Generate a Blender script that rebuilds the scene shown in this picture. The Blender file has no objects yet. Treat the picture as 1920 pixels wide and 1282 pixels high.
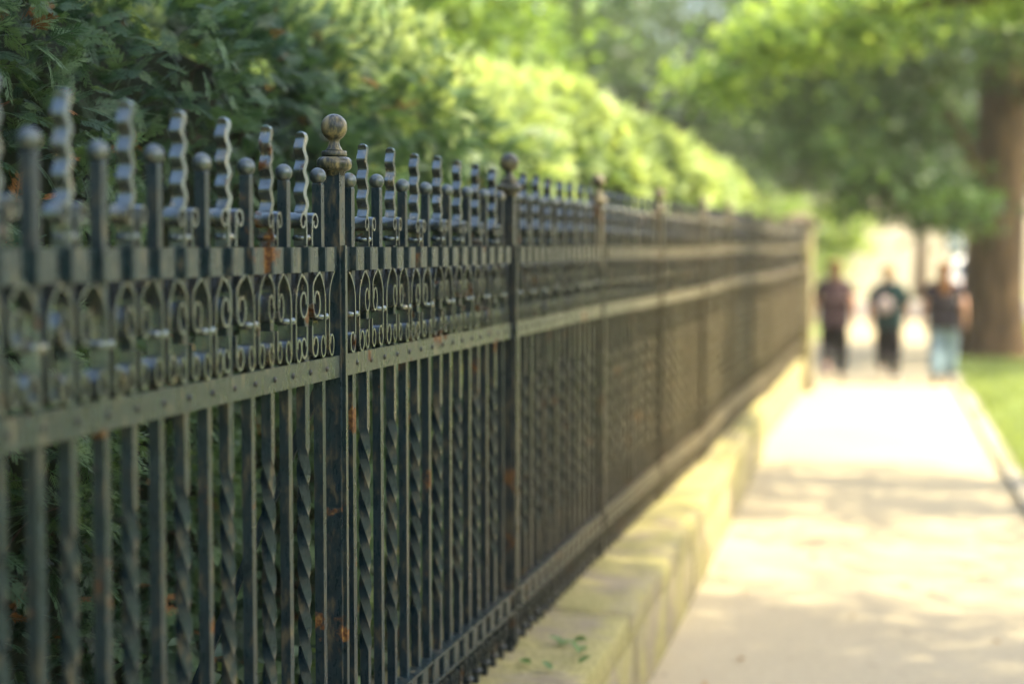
import bpy, bmesh, math, random
import numpy as np
from mathutils import Vector, Matrix

random.seed(7)
RNG = np.random.default_rng(11)
SC = bpy.context.scene
COL = SC.collection
R = math.radians

# ------------------------------------------------------------------ camera, light, exposure
EYE = 1.75
cam_data = bpy.data.cameras.new('camera')
cam = bpy.data.objects.new('camera', cam_data)
COL.objects.link(cam)
cam.location = (0, 0, EYE)
cam.rotation_euler = (R(90 - 3.349), 0, R(13.68))
cam_data.sensor_width = 36.0
cam_data.lens = 3093.0 / 1920.0 * 36.0
cam_data.clip_start = 0.05
cam_data.clip_end = 3000
cam_data.dof.use_dof = True
cam_data.dof.focus_distance = 3.83
cam_data.dof.aperture_fstop = 1.28
SC.camera = cam

SUN_EL, SUN_AZ = 50.0, 86.0          # azimuth measured clockwise from the walking direction (+Y)
world = bpy.data.worlds.new('World')
SC.world = world
world.use_nodes = True
wn = world.node_tree
wn.nodes.clear()
wo = wn.nodes.new('ShaderNodeOutputWorld')
wb = wn.nodes.new('ShaderNodeBackground')
sky = wn.nodes.new('ShaderNodeTexSky')
sky.sky_type = 'NISHITA'
sky.sun_disc = False
sky.sun_elevation = R(SUN_EL)
sky.sun_rotation = R(SUN_AZ)
sky.air_density = 1.0
sky.dust_density = 4.0
sky.ozone_density = 1.0
wb.inputs['Strength'].default_value = 0.13
wn.links.new(sky.outputs[0], wb.inputs[0])
wn.links.new(wb.outputs[0], wo.inputs[0])

sun_data = bpy.data.lights.new('sun', 'SUN')
sun = bpy.data.objects.new('sun', sun_data)
COL.objects.link(sun)
sun_data.energy = 3.2
sun_data.angle = R(0.7)
sun_data.color = (1.0, 0.88, 0.58)
sd = Vector((math.sin(R(SUN_AZ)) * math.cos(R(SUN_EL)), math.cos(R(SUN_AZ)) * math.cos(R(SUN_EL)), math.sin(R(SUN_EL))))
sun.rotation_euler = sd.to_track_quat('Z', 'Y').to_euler()
sun.location = sd * 50

vs = SC.view_settings
vs.view_transform = 'Standard'
vs.look = 'None'
vs.exposure = 2.6
vs.gamma = 1.0
SC.cycles.use_denoising = True
SC.cycles.max_bounces = 6
SC.cycles.diffuse_bounces = 4
SC.cycles.transmission_bounces = 4
SC.cycles.transparent_max_bounces = 4
SC.cycles.caustics_reflective = False
SC.cycles.caustics_refractive = False


# ------------------------------------------------------------------ helpers
def tag(o, label=None, cat=None, group=None, kind=None):
    if label: o['label'] = label
    if cat: o['category'] = cat
    if group: o['group'] = group
    if kind: o['kind'] = kind
    return o


def link(o, parent=None):
    COL.objects.link(o)
    if parent is not None: o.parent = parent
    return o


def empty(name, loc=(0, 0, 0), rz=0.0):
    o = bpy.data.objects.new(name, None)
    o.empty_display_size = 0.1
    o.location = loc
    o.rotation_euler = (0, 0, rz)
    return link(o)


def node(nt, t, **kw):
    n = nt.nodes.new(t)
    for k, v in kw.items():
        if hasattr(n, k): setattr(n, k, v)
        else: n.inputs[k].default_value = v
    return n


def new_mat(name, rough=0.6, spec=0.5):
    m = bpy.data.materials.new(name)
    m.use_nodes = True
    nt = m.node_tree
    b = nt.nodes['Principled BSDF']
    b.inputs['Roughness'].default_value = rough
    b.inputs['Specular IOR Level'].default_value = spec
    return m, nt, b


def ramp(nt, fac, stops, interp='LINEAR'):
    r = nt.nodes.new('ShaderNodeValToRGB')
    r.color_ramp.interpolation = interp
    els = r.color_ramp.elements
    while len(els) < len(stops): els.new(0.5)
    for e, (p, c) in zip(els, stops):
        e.position = p
        e.color = (c[0], c[1], c[2], 1) if not isinstance(c, (int, float)) else (c, c, c, 1)
    nt.links.new(fac, r.inputs[0])
    return r.outputs[0]


def noise(nt, scale, detail=4, rough=0.55, world_pos=True, stretch=None, w=0.0):
    n = nt.nodes.new('ShaderNodeTexNoise')
    n.inputs['Scale'].default_value = scale
    n.inputs['Detail'].default_value = detail
    n.inputs['Roughness'].default_value = rough
    g = nt.nodes.new('ShaderNodeNewGeometry')
    src = g.outputs['Position']
    if stretch or w:
        mp = nt.nodes.new('ShaderNodeMapping')
        mp.inputs['Scale'].default_value = stretch or (1, 1, 1)
        mp.inputs['Location'].default_value = (w, w * 1.7, w * 0.6)
        nt.links.new(src, mp.inputs[0])
        src = mp.outputs[0]
    nt.links.new(src, n.inputs['Vector'])
    return n.outputs[0]


def mix(nt, fac, a, b, mode='MIX'):
    m = nt.nodes.new('ShaderNodeMix')
    m.data_type = 'RGBA'
    m.blend_type = mode
    for sock, v in ((m.inputs['Factor'], fac), (m.inputs[6], a), (m.inputs[7], b)):
        if isinstance(v, (int, float)): sock.default_value = v
        elif isinstance(v, tuple): sock.default_value = (v[0], v[1], v[2], 1)
        else: nt.links.new(v, sock)
    return m.outputs[2]


def bump(nt, b, height, strength=0.3, dist=0.01):
    n = nt.nodes.new('ShaderNodeBump')
    n.inputs['Strength'].default_value = strength
    n.inputs['Distance'].default_value = dist
    nt.links.new(height, n.inputs['Height'])
    nt.links.new(n.outputs[0], b.inputs['Normal'])


def noisy_mat(name, c1, c2, scale=8, rough=0.8, spec=0.3, bs=0.3, bd=0.01, detail=6, stretch=None):
    m, nt, b = new_mat(name, rough, spec)
    f = noise(nt, scale, detail, 0.6, stretch=stretch)
    nt.links.new(ramp(nt, f, [(0.3, c1), (0.7, c2)]), b.inputs['Base Color'])
    if bs: bump(nt, b, f, bs, bd)
    return m


class MB:
    """collects shapes; build() links them as ONE mesh object"""
    def __init__(s):
        s.v, s.f, s.sm, s.mi = [], [], [], []

    def add(s, verts, faces, smooth=False, mi=0):
        o = len(s.v)
        s.v.extend([tuple(v) for v in verts])
        for f in faces:
            s.f.append([i + o for i in f]); s.sm.append(smooth); s.mi.append(mi)

    def box(s, a, b, mi=0, bev=0.0):
        (x0, y0, z0), (x1, y1, z1) = a, b
        if bev <= 0:
            s.add([(x0, y0, z0), (x1, y0, z0), (x1, y1, z0), (x0, y1, z0), (x0, y0, z1), (x1, y0, z1), (x1, y1, z1), (x0, y1, z1)],
                  [(3, 2, 1, 0), (4, 5, 6, 7), (0, 1, 5, 4), (1, 2, 6, 5), (2, 3, 7, 6), (3, 0, 4, 7)], False, mi)
            return
        bm = bmesh.new()
        bmesh.ops.create_cube(bm, size=1)
        for v in bm.verts: v.co = Vector(((x0 + x1) / 2 + v.co.x * (x1 - x0), (y0 + y1) / 2 + v.co.y * (y1 - y0), (z0 + z1) / 2 + v.co.z * (z1 - z0)))
        bmesh.ops.bevel(bm, geom=list(bm.edges), offset=bev, segments=2, profile=0.6, affect='EDGES')
        s.bm(bm, True, mi)

    def bm(s, bm, smooth=False, mi=0):
        bm.verts.index_update()
        s.add([v.co[:] for v in bm.verts], [[v.index for v in f.verts] for f in bm.faces], smooth, mi)
        bm.free()

    def lathe(s, prof, c=(0, 0, 0), n=20, smooth=True, mi=0, axis='z'):
        vs, fs = [], []
        for (r, z) in prof:
            for k in range(n):
                a = 2 * math.pi * k / n
                p = (r * math.cos(a), r * math.sin(a), z)
                if axis == 'x': p = (p[2], p[0], p[1])
                if axis == 'y': p = (p[1], p[2], p[0])
                vs.append((c[0] + p[0], c[1] + p[1], c[2] + p[2]))
        for i in range(len(prof) - 1):
            for k in range(n):
                fs.append((i * n + k, i * n + (k + 1) % n, (i + 1) * n + (k + 1) % n, (i + 1) * n + k))
        fs.append(tuple(range(n))[::-1]); fs.append(tuple(range((len(prof) - 1) * n, len(prof) * n)))
        s.add(vs, fs, smooth, mi)

    def sphere(s, c, r, n=20, mi=0, sc=(1, 1, 1)):
        m = n // 2
        vs = [(c[0], c[1], c[2] - r * sc[2])]
        for i in range(1, m):
            t = -math.pi / 2 + math.pi * i / m
            for k in range(n):
                a = 2 * math.pi * k / n
                vs.append((c[0] + r * sc[0] * math.cos(t) * math.cos(a), c[1] + r * sc[1] * math.cos(t) * math.sin(a), c[2] + r * sc[2] * math.sin(t)))
        vs.append((c[0], c[1], c[2] + r * sc[2]))
        fs = [(0, 1 + (k + 1) % n, 1 + k) for k in range(n)]
        for i in range(m - 2):
            for k in range(n):
                fs.append((1 + i * n + k, 1 + i * n + (k + 1) % n, 1 + (i + 1) * n + (k + 1) % n, 1 + (i + 1) * n + k))
        L = len(vs) - 1
        fs += [(L, 1 + (m - 2) * n + k, 1 + (m - 2) * n + (k + 1) % n) for k in range(n)]
        s.add(vs, fs, True, mi)

    def tube(s, pts, rad, n=8, mi=0, cap=True):
        pts = [Vector(p) for p in pts]
        if isinstance(rad, (int, float)): rad = [rad] * len(pts)
        vs, fs = [], []
        ref = Vector((0, 0, 1))
        for i, p in enumerate(pts):
            d = (pts[min(i + 1, len(pts) - 1)] - pts[max(i - 1, 0)]).normalized()
            if abs(d.dot(ref)) > 0.95: ref2 = Vector((1, 0, 0))
            else: ref2 = ref
            a = d.cross(ref2).normalized(); b = d.cross(a).normalized()
            for k in range(n):
                t = 2 * math.pi * k / n
                vs.append(p + (a * math.cos(t) + b * math.sin(t)) * rad[i])
        for i in range(len(pts) - 1):
            for k in range(n):
                fs.append((i * n + k, i * n + (k + 1) % n, (i + 1) * n + (k + 1) % n, (i + 1) * n + k))
        if cap:
            fs.append(tuple(range(n))[::-1]); fs.append(tuple(range((len(pts) - 1) * n, len(pts) * n)))
        s.add(vs, fs, True, mi)

    def ribbon(s, pts, w, t, x=0.0, mi=0):
        """pts (y,z) polyline swept as a flat strip: width w along x, thickness t"""
        n = len(pts); vs, fs = [], []
        for i, (y, z) in enumerate(pts):
            y0, z0 = pts[max(i - 1, 0)]; y1, z1 = pts[min(i + 1, n - 1)]
            dy, dz = y1 - y0, z1 - z0
            l = math.hypot(dy, dz) or 1
            ny, nz = -dz / l * t / 2, dy / l * t / 2
            vs += [(x - w / 2, y + ny, z + nz), (x + w / 2, y + ny, z + nz), (x + w / 2, y - ny, z - nz), (x - w / 2, y - ny, z - nz)]
        s.strips([vs[4 * i:4 * i + 4] for i in range(n)], True, mi)

    def square_sweep(s, secs, mi=0, smooth=False):
        """secs: (cx, cy, z, hx, hy, angle) square sections stacked along z; each side is its own smooth strip with crisp arrises"""
        rows = []
        for (cx, cy, z, hx, hy, a) in secs:
            ca, sa = math.cos(a), math.sin(a)
            rows.append([(cx + px * ca - py * sa, cy + px * sa + py * ca, z) for (px, py) in ((-hx, -hy), (hx, -hy), (hx, hy), (-hx, hy))])
        s.strips(rows, len(secs) > 2, mi)

    def strips(s, rows, smooth, mi=0):
        n = len(rows)
        for k in range(4):
            vs = []
            for r in rows: vs += [r[k], r[(k + 1) % 4]]
            s.add(vs, [(2 * i, 2 * i + 1, 2 * i + 3, 2 * i + 2) for i in range(n - 1)], smooth, mi)
        s.add(rows[0], [(3, 2, 1, 0)], False, mi); s.add(rows[-1], [(0, 1, 2, 3)], False, mi)

    def mesh(s, name, mats):
        me = bpy.data.meshes.new(name)
        me.from_pydata(s.v, [], s.f)
        me.polygons.foreach_set('use_smooth', s.sm)
        me.polygons.foreach_set('material_index', s.mi)
        for m in (mats if isinstance(mats, (list, tuple)) else [mats]): me.materials.append(m)
        me.validate()
        return me

    def build(s, name, mats, parent=None, loc=(0, 0, 0)):
        o = bpy.data.objects.new(name, s.mesh(name, mats))
        o.location = loc
        return link(o, parent)


def inst(name, me, parent, loc=(0, 0, 0), rz=0.0, sc=None):
    o = bpy.data.objects.new(name, me)
    o.location = loc
    if rz: o.rotation_euler = (0, 0, rz)
    if sc: o.scale = sc
    return link(o, parent)


# ------------------------------------------------------------------ materials
def iron_mat(name, base=(0.0065, 0.0150, 0.0190), pale=(0.065, 0.056, 0.034), rust_amount=0.035, pale_amount=0.02, spec=0.25, r0=0.20, r1=0.42, metal=0.0):
    m, nt, b = new_mat(name, 0.36, spec)
    L = nt.links
    b.inputs['Metallic'].default_value = metal
    f0 = noise(nt, 30, 5, 0.6)
    c = ramp(nt, f0, [(0.30, tuple(x * 0.75 for x in base)), (0.7, tuple(x * 1.35 for x in base))])
    # lichen and chalked paint
    f1 = noise(nt, 42, 8, 0.65, w=3.1, stretch=(1, 1, 0.35))
    m1 = ramp(nt, f1, [(0.56 - pale_amount, 0.0), (0.70 - pale_amount, 1.0)])
    c = mix(nt, m1, c, pale)
    # rust in patches
    f2 = noise(nt, 7.5, 9, 0.66, w=8.3)
    m2 = ramp(nt, f2, [(0.655 - rust_amount, 0.0), (0.70 - rust_amount, 1.0)])
    f3 = noise(nt, 120, 3, 0.6, w=1.3)
    rc = ramp(nt, f3, [(0.3, (0.030, 0.012, 0.006)), (0.55, (0.105, 0.048, 0.013)), (0.75, (0.18, 0.12, 0.035))])
    c = mix(nt, m2, c, rc)
    # the panels further along are mixed towards an olive bronze
    g = nt.nodes.new('ShaderNodeNewGeometry'); sx = nt.nodes.new('ShaderNodeSeparateXYZ'); L.new(g.outputs['Position'], sx.inputs[0])
    mr = nt.nodes.new('ShaderNodeMapRange'); L.new(sx.outputs['Y'], mr.inputs['Value'])
    for k, v in (('From Min', 4.2), ('From Max', 9.5), ('To Min', 0.0), ('To Max', 0.75)): mr.inputs[k].default_value = v
    wm = nt.nodes.new('ShaderNodeMath'); wm.operation = 'MULTIPLY'
    L.new(mr.outputs[0], wm.inputs[0]); L.new(ramp(nt, f0, [(0.25, 0.45), (0.65, 1.0)]), wm.inputs[1])
    c = mix(nt, wm.outputs[0], c, (0.105, 0.078, 0.040))
    L.new(c, b.inputs['Base Color'])
    rr = mix(nt, m2, 0.36 if False else ramp(nt, f1, [(0.3, r0), (0.7, r1)]), (0.85, 0.85, 0.85))
    L.new(rr, b.inputs['Roughness'])
    f4 = noise(nt, 260, 5, 0.65, w=5.0)
    hs = mix(nt, 0.5, f4, m2)
    bump(nt, b, hs, 0.45, 0.0022)
    return m


M = {}
M['iron'] = iron_mat('painted_iron')
M['iron_post'] = iron_mat('painted_iron_rusty', rust_amount=0.065, pale_amount=0.045)
M['iron_pale'] = iron_mat('weathered_iron', base=(0.0075, 0.0165, 0.019), pale=(0.10, 0.088, 0.054), rust_amount=0.045, pale_amount=0.0, spec=0.3)
M['iron_gloss'] = iron_mat('glossy_iron', base=(0.095, 0.118, 0.120), pale=(0.20, 0.175, 0.115), rust_amount=0.045, pale_amount=0.03, spec=0.7, r0=0.13, r1=0.30, metal=0.8)
M['iron_ball'] = iron_mat('ball_iron', base=(0.050, 0.066, 0.068), pale=(0.15, 0.13, 0.08), rust_amount=0.04, pale_amount=0.02, spec=0.6, r0=0.24, r1=0.42, metal=0.6)
M['iron_cap'] = iron_mat('lichened_iron', base=(0.022, 0.026, 0.020), pale=(0.17, 0.14, 0.065), rust_amount=0.08, pale_amount=0.08)
M['iron_dark'] = iron_mat('dark_iron', base=(0.005, 0.006, 0.007), pale=(0.02, 0.02, 0.016), rust_amount=0.02)


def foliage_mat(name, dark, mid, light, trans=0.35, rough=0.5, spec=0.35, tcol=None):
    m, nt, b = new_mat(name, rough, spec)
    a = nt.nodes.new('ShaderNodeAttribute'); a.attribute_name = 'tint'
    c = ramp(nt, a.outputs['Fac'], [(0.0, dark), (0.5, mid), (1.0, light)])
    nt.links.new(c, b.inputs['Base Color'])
    t = nt.nodes.new('ShaderNodeBsdfTranslucent')
    tc = mix(nt, 1.0, c, tcol or (1.7, 1.5, 0.55), 'MULTIPLY')
    nt.links.new(tc, t.inputs['Color'])
    mx = nt.nodes.new('ShaderNodeMixShader')
    mx.inputs[0].default_value = trans
    nt.links.new(b.outputs[0], mx.inputs[1]); nt.links.new(t.outputs[0], mx.inputs[2])
    nt.links.new(mx.outputs[0], nt.nodes['Material Output'].inputs['Surface'])
    return m


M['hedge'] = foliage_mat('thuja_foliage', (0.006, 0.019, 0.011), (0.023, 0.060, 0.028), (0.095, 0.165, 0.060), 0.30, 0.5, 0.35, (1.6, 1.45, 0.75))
M['hedge_lit'] = foliage_mat('sunlit_thuja_foliage', (0.016, 0.040, 0.014), (0.12, 0.19, 0.058), (0.36, 0.44, 0.19), 0.45, 0.55, 0.3, (1.5, 1.4, 0.8))  # lighter copy of the hedge foliage with sunlight put into its colour
M['hedge_dry'] = foliage_mat('dry_thuja', (0.10, 0.04, 0.012), (0.22, 0.095, 0.03), (0.34, 0.17, 0.06), 0.25, 0.7, 0.2, (1.3, 1.0, 0.6))
M['twig'] = noisy_mat('twig_bark', (0.030, 0.018, 0.011), (0.085, 0.055, 0.038), 40, 0.85)
M['hedge_core'] = noisy_mat('dark_hedge_core', (0.004, 0.007, 0.004), (0.014, 0.020, 0.009), 14, 0.95, 0.05)
M['leaf_mid'] = foliage_mat('linden_leaves', (0.026, 0.062, 0.020), (0.070, 0.135, 0.040), (0.17, 0.26, 0.075), 0.45, 0.5, 0.35, (1.7, 1.5, 0.7))
M['leaf_dark'] = foliage_mat('dark_tree_leaves', (0.012, 0.030, 0.014), (0.030, 0.060, 0.023), (0.085, 0.13, 0.045), 0.38, 0.5, 0.35, (1.6, 1.45, 0.75))
M['leaf_bright'] = foliage_mat('bright_shrub_leaves', (0.08, 0.14, 0.04), (0.16, 0.25, 0.065), (0.27, 0.36, 0.11), 0.48, 0.5, 0.35, (1.5, 1.4, 0.75))
M['grassblade'] = foliage_mat('grass_blades', (0.09, 0.13, 0.035), (0.18, 0.245, 0.085), (0.29, 0.35, 0.15), 0.35)
M['bark'] = noisy_mat('linden_bark', (0.022, 0.0125, 0.0065), (0.125, 0.078, 0.038), 7, 0.9, 0.15, 0.9, 0.04, 8, (1, 1, 0.18))
M['lawn'] = noisy_mat('lawn', (0.10, 0.135, 0.04), (0.20, 0.24, 0.09), 1.6, 0.9, 0.1, 0.3, 0.02)
M['soil'] = noisy_mat('soil', (0.02, 0.015, 0.010), (0.06, 0.045, 0.03), 9, 0.95, 0.1, 0.6, 0.03)
M['road'] = noisy_mat('asphalt', (0.10, 0.095, 0.085), (0.14, 0.13, 0.115), 3, 0.85, 0.25, 0.15, 0.01)
M['kerb'] = noisy_mat('kerb_stone', (0.20, 0.18, 0.13), (0.28, 0.25, 0.19), 6, 0.85, 0.2, 0.3, 0.01)


def path_material():
    m, nt, b = new_mat('worn_path', 0.85, 0.25)
    big = noise(nt, 0.55, 5, 0.6)
    fine = noise(nt, 28, 8, 0.7)
    grit = noise(nt, 170, 2, 0.5)
    c = ramp(nt, big, [(0.3, (0.265, 0.222, 0.140)), (0.7, (0.345, 0.292, 0.190))])
    c = mix(nt, 0.45, c, ramp(nt, fine, [(0.3, (0.22, 0.183, 0.110)), (0.7, (0.40, 0.348, 0.222))]))
    spots = ramp(nt, noise(nt, 9, 6, 0.7, w=4), [(0.62, 0.0), (0.72, 1.0)])
    c = mix(nt, mix(nt, 0.6, (0, 0, 0), spots), c, (0.10, 0.075, 0.05))
    nt.links.new(c, b.inputs['Base Color'])
    bump(nt, b, mix(nt, 0.5, fine, grit), 0.35, 0.006)
    return m


def stone_material(name, mossy):
    m, nt, b = new_mat(name, 0.9, 0.15)
    f = noise(nt, 5, 8, 0.65)
    g = noise(nt, 45, 6, 0.7, w=2)
    c = ramp(nt, f, [(0.3, (0.155, 0.125, 0.078)), (0.7, (0.26, 0.22, 0.145))])
    c = mix(nt, 0.4, c, ramp(nt, g, [(0.3, (0.10, 0.08, 0.043)), (0.7, (0.25, 0.22, 0.14))]))
    mm = ramp(nt, noise(nt, 3.2, 7, 0.65, w=6), [(0.52 - mossy, 0.0), (0.68 - mossy, 1.0)])
    c = mix(nt, mm, c, ramp(nt, g, [(0.3, (0.15, 0.136, 0.050)), (0.7, (0.30, 0.268, 0.115))]))
    nt.links.new(c, b.inputs['Base Color'])
    bump(nt, b, mix(nt, 0.5, f, g), 0.6, 0.02)
    return m


M['path'] = path_material()
M['coping'] = stone_material('mossy_coping', 0.16)
M['wallstone'] = stone_material('wall_stone', 0.10)
M['pillar'] = stone_material('pillar_stone', 0.06)

# ------------------------------------------------------------------ ground, path, road
def sheet(name, pts, z, mat, n=1):
    mb = MB()
    mb.add([(x, y, z) for x, y in pts], [tuple(range(len(pts)))])
    return mb.build(name, mat)


tag(sheet('ground', [(-400, -60), (400, -60), (400, 900), (-400, 900)], -0.012, M['lawn']), kind='structure')


def wall_x(y):
    return float(np.interp(y, [0, 4.9, 7.2, 8.6, 10.8, 13.9, 30], [-0.93, -0.984, -1.02, -1.052, -1.105, -1.20, -1.30]))


def right_x(y):
    return float(np.interp(y, [0, 8, 11.25, 13.5, 23, 40], [0.86, 0.80, 0.735, 0.68, 0.48, 0.2]))


ys = [-3, 0, 2, 4, 5, 6, 7, 8, 9, 10, 11.25, 12, 13.5, 15, 17, 19, 21, 23, 26, 30, 35, 39.9]
mb = MB()
vv, ff = [], []
for y in ys: vv += [(-1.75, y, 0.0), (right_x(y), y, 0.0)]
for i in range(len(ys) - 1): ff.append((2 * i, 2 * i + 1, 2 * i + 3, 2 * i + 2))
mb.add(vv, ff)
tag(mb.build('path', M['path']), kind='structure')
mb = MB()
vv, ff = [], []
for y in ys: vv += [(right_x(y), y, -0.02), (right_x(y), y, 0.035), (right_x(y) + 0.14, y, 0.03), (right_x(y) + 0.14, y, -0.02)]
for i in range(len(ys) - 1):
    for k in range(3): ff.append((4 * i + k, 4 * i + 4 + k, 4 * i + 5 + k, 4 * i + 1 + k))
mb.add(vv, [f[::-1] for f in ff])
tag(mb.build('kerb', M['kerb']), kind='structure')
tag(sheet('soil_strip', [(-4.2, -3), (-1.5, -3), (-1.5, 21.4), (-4.2, 21.4)], 0.006, M['soil']), kind='structure')
tag(sheet('cross_road', [(-60, 40), (80, 40), (80, 52), (-60, 52)], 0.004, M['road']), kind='structure')
tag(sheet('side_road', [(9.5, -20), (15.5, -20), (15.5, 40), (9.5, 40)], 0.004, M['road']), kind='structure')
tag(sheet('far_pavement', [(-60, 52), (80, 52), (80, 58), (-60, 58)], 0.004, M['kerb']), kind='structure')

# ------------------------------------------------------------------ iron fence
FX, Y0, PIT = -1.29, 3.582, 1.650          # fence plane, focus post, post spacing
ZB = 0.412
U = PIT / 8.0                               # spike to spike
fence = empty('iron_fence', (FX, Y0, ZB))
tag(fence, 'long rusty blue-grey wrought iron fence with ball and wavy pickets on the low wall', 'fence')
FO = Vector((FX, Y0, ZB))


def fl(y, z=0.0, x=0.0): return (x, y - Y0, z - ZB)   # fence-local location from world y, z


def Z(z): return z - ZB


BH = 0.0105                                 # half width of a bar
HG = U / 4.0                                # half of the clear pitch (bar to bar is U/2)


def jscroll(y, side, ztop, zc, r, turns=1.02, n=22, ez=1.65):
    """strip running down the bar face at y, ending in a curl that turns outwards and up"""
    yb = y + side * (BH + 0.003)
    pts = [(yb, ztop), (yb, (ztop + zc) / 2), (yb, zc)]
    for k in range(1, n + 1):
        t = k / n
        a = math.pi + t * turns * 2 * math.pi
        rr = r * (1 - 0.50 * t)
        cy = yb + side * r * (1 - 0.10 * t); cz = zc + 0.004 * t
        pts.append((cy + side * rr * math.cos(a), cz + ez * rr * math.sin(a)))
    return pts


def arch_leg(side, z_top, z_spring, n=9):
    """half of a pointed arch, from the bar face at the spring up to the middle of the gap (bar at y=0)"""
    out = []
    half = HG - 0.0015
    for k in range(n + 1):
        t = k / n
        y = (BH + 0.003) + (half - BH - 0.003) * (t ** 2.2)
        out.append((side * y, z_spring + (z_top - z_spring) * t))
    return out


# straight picket with a ball on top
mb = MB()
mb.square_sweep([(0, 0, Z(0.414), BH, BH, 0), (0, 0, Z(1.886), BH, BH, 0)])
mb.square_sweep([(0, 0, Z(1.8855), BH * 1.0, BH * 1.0, 0), (0, 0, Z(1.892), BH * 0.7, BH * 0.7, 0)])
me_bar = mb.mesh('ball_picket', M['iron'])
mb = MB(); mb.sphere((0, 0, Z(1.9045)), 0.0186, 24)
me_ball = mb.mesh('ball', M['iron_ball'])
mb = MB()
ring = [(0.012 + 0.0075 * math.cos(a), 0.0085 * math.sin(a)) for a in np.linspace(-math.pi / 2, math.pi / 2, 9)]
mb.lathe([(0.010, -0.0085)] + [(0.016 + p[0] - 0.012 + 0.0, p[1]) for p in ring] + [(0.010, 0.0085)], (0, 0, Z(1.592)), 20)
me_collar = mb.mesh('collar', M['iron_gloss'])
mb = MB()
for s in (-1, 1):
    leg = arch_leg(s, 1.6915, 1.625)[::-1]
    js = jscroll(0, s, 1.60, 1.529, 0.0178)
    mb.ribbon([(y, Z(z)) for y, z in leg + js], 0.031, 0.0046, 0.005)
me_scroll_b = mb.mesh('scrollwork', M['iron_gloss'])
# foot scroll below the bottom rail
mb = MB()
for s in (-1, 1):
    mb.ribbon([(y, Z(z)) for y, z in jscroll(0, s, 0.548, 0.505, 0.0165)], 0.031, 0.0046, 0.005)
mb.lathe([(0.010, -0.007), (0.019, -0.005), (0.021, 0), (0.019, 0.005), (0.010, 0.007)], (0, 0, Z(0.452)), 16)
me_foot = mb.mesh('foot_scroll', M['iron'])

# wavy-tipped picket, twisted below the middle rail
mb = MB()
secs = [(0, 0, Z(0.414), BH, BH, 0), (0, 0, Z(0.765), BH, BH, 0)]
for k in range(1, 73):
    t = k / 72
    secs.append((0, 0, Z(0.765 + t * (1.312 - 0.765)), BH * 1.02, BH * 1.02, -t * math.pi * 2 * 2.0))
secs.append((0, 0, Z(1.80), BH, BH, 0))
mb.square_sweep(secs)
me_spk = mb.mesh('wavy_picket', M['iron'])
mb = MB()
n = 60
secs = []
for k in range(n + 1):
    t = k / n
    z = 1.798 + t * (1.995 - 1.798)
    env = min(1.0, t * 6)
    tip = 1.0 if t < 0.955 else math.sqrt(max(0.04, 1 - ((t - 0.955) / 0.046) ** 2))
    secs.append((0.0, 0.0058 * env * math.sin(t * 2 * math.pi * 4.15 + 2.4), Z(z), 0.0118 * tip * (1.04 - 0.12 * t), 0.0082 * tip, 0))
mb.square_sweep(secs, 0, False)
me_wave = mb.mesh('wavy_tip', M['iron_gloss'])
mb = MB()
for s in (-1, 1):
    pts = [(s * (BH + 0.003), 1.748), (s * (BH + 0.003), 1.785)]
    r0 = 0.0165
    for k in range(1, 19):
        t = k / 18
        a = math.pi - t * 1.05 * 2 * math.pi
        rr = r0 * (1 - 0.6 * t)
        pts.append((s * (BH + 0.003 + r0 * (1 - 0.1 * t)) + s * rr * math.cos(a), 1.800 + 1.25 * rr * math.sin(a)))
    mb.ribbon([(y, Z(z)) for y, z in pts], 0.031, 0.0048, 0.004)
me_horn = mb.mesh('curl', M['iron_gloss'])
mb = MB()
mb.lathe([(0.010, -0.008), (0.018, -0.006), (0.0215, 0), (0.018, 0.006), (0.010, 0.008)], (0, 0, Z(1.766)), 20)
me_collar2 = mb.mesh('collar', M['iron_gloss'])
mb = MB()
for s in (-1, 1):
    leg = arch_leg(s, 1.6915, 1.655)[::-1]
    mb.ribbon([(y, Z(z)) for y, z in leg + jscroll(0, s, 1.645, 1.624, 0.0205, 1.05)], 0.031, 0.0046, 0.005)
    mb.ribbon([(y, Z(z)) for y, z in jscroll(0, s, 1.575, 1.530, 0.0160)], 0.029, 0.0046, 0.004)
me_scroll_s = mb.mesh('scrollwork', M['iron_gloss'])

# post parts
PH = 0.0185
mb = MB()
mb.square_sweep([(0, 0, Z(0.36), PH, PH, 0), (0, 0, Z(1.918), PH, PH, 0)])
me_post = mb.mesh('fence_post', M['iron_post'])
mb = MB()
mb.box((PH + 0.0003, -0.0075, Z(0.43)), (PH + 0.009, 0.0075, Z(1.75)))
me_strip = mb.mesh('cover_strip', M['iron_pale'])
mb = MB()
mb.lathe([(0.019, 1.908), (0.024, 1.910), (0.026, 1.918), (0.034, 1.921), (0.0395, 1.926), (0.0415, 1.936), (0.040, 1.944), (0.034, 1.950), (0.026, 1.952), (0.026, 1.9525)],
         (0, 0, -ZB), 28)
mb.lathe([(0.029, 1.9528), (0.0295, 1.955), (0.0295, 1.962), (0.028, 1.9645), (0.021, 1.965)], (0, 0, -ZB), 28)
me_cap = mb.mesh('post_cap', M['iron_cap'])
mb = MB()
prof = [(0.0205, 1.9652), (0.019, 1.968), (0.0145, 1.975), (0.012, 1.984), (0.0125, 1.990)]
for k in range(1, 15):
    a = -math.pi / 2 * 0.72 + (math.pi / 2 * 1.72) * k / 14.4
    prof.append((0.0305 * math.cos(a), 2.0185 + 0.0305 * math.sin(a)))
prof.append((0.002, 2.049))
mb.lathe(prof, (0, 0, -ZB), 28)
me_finial = mb.mesh('ball_finial', M['iron_cap'])
mb = MB()
a, b = Vector((-0.02, 0, Z(1.47))), Vector((-0.66, 0.0, Z(0.02)))
d = (b - a).normalized(); nrm = Vector((d.z, 0, -d.x))
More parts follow.
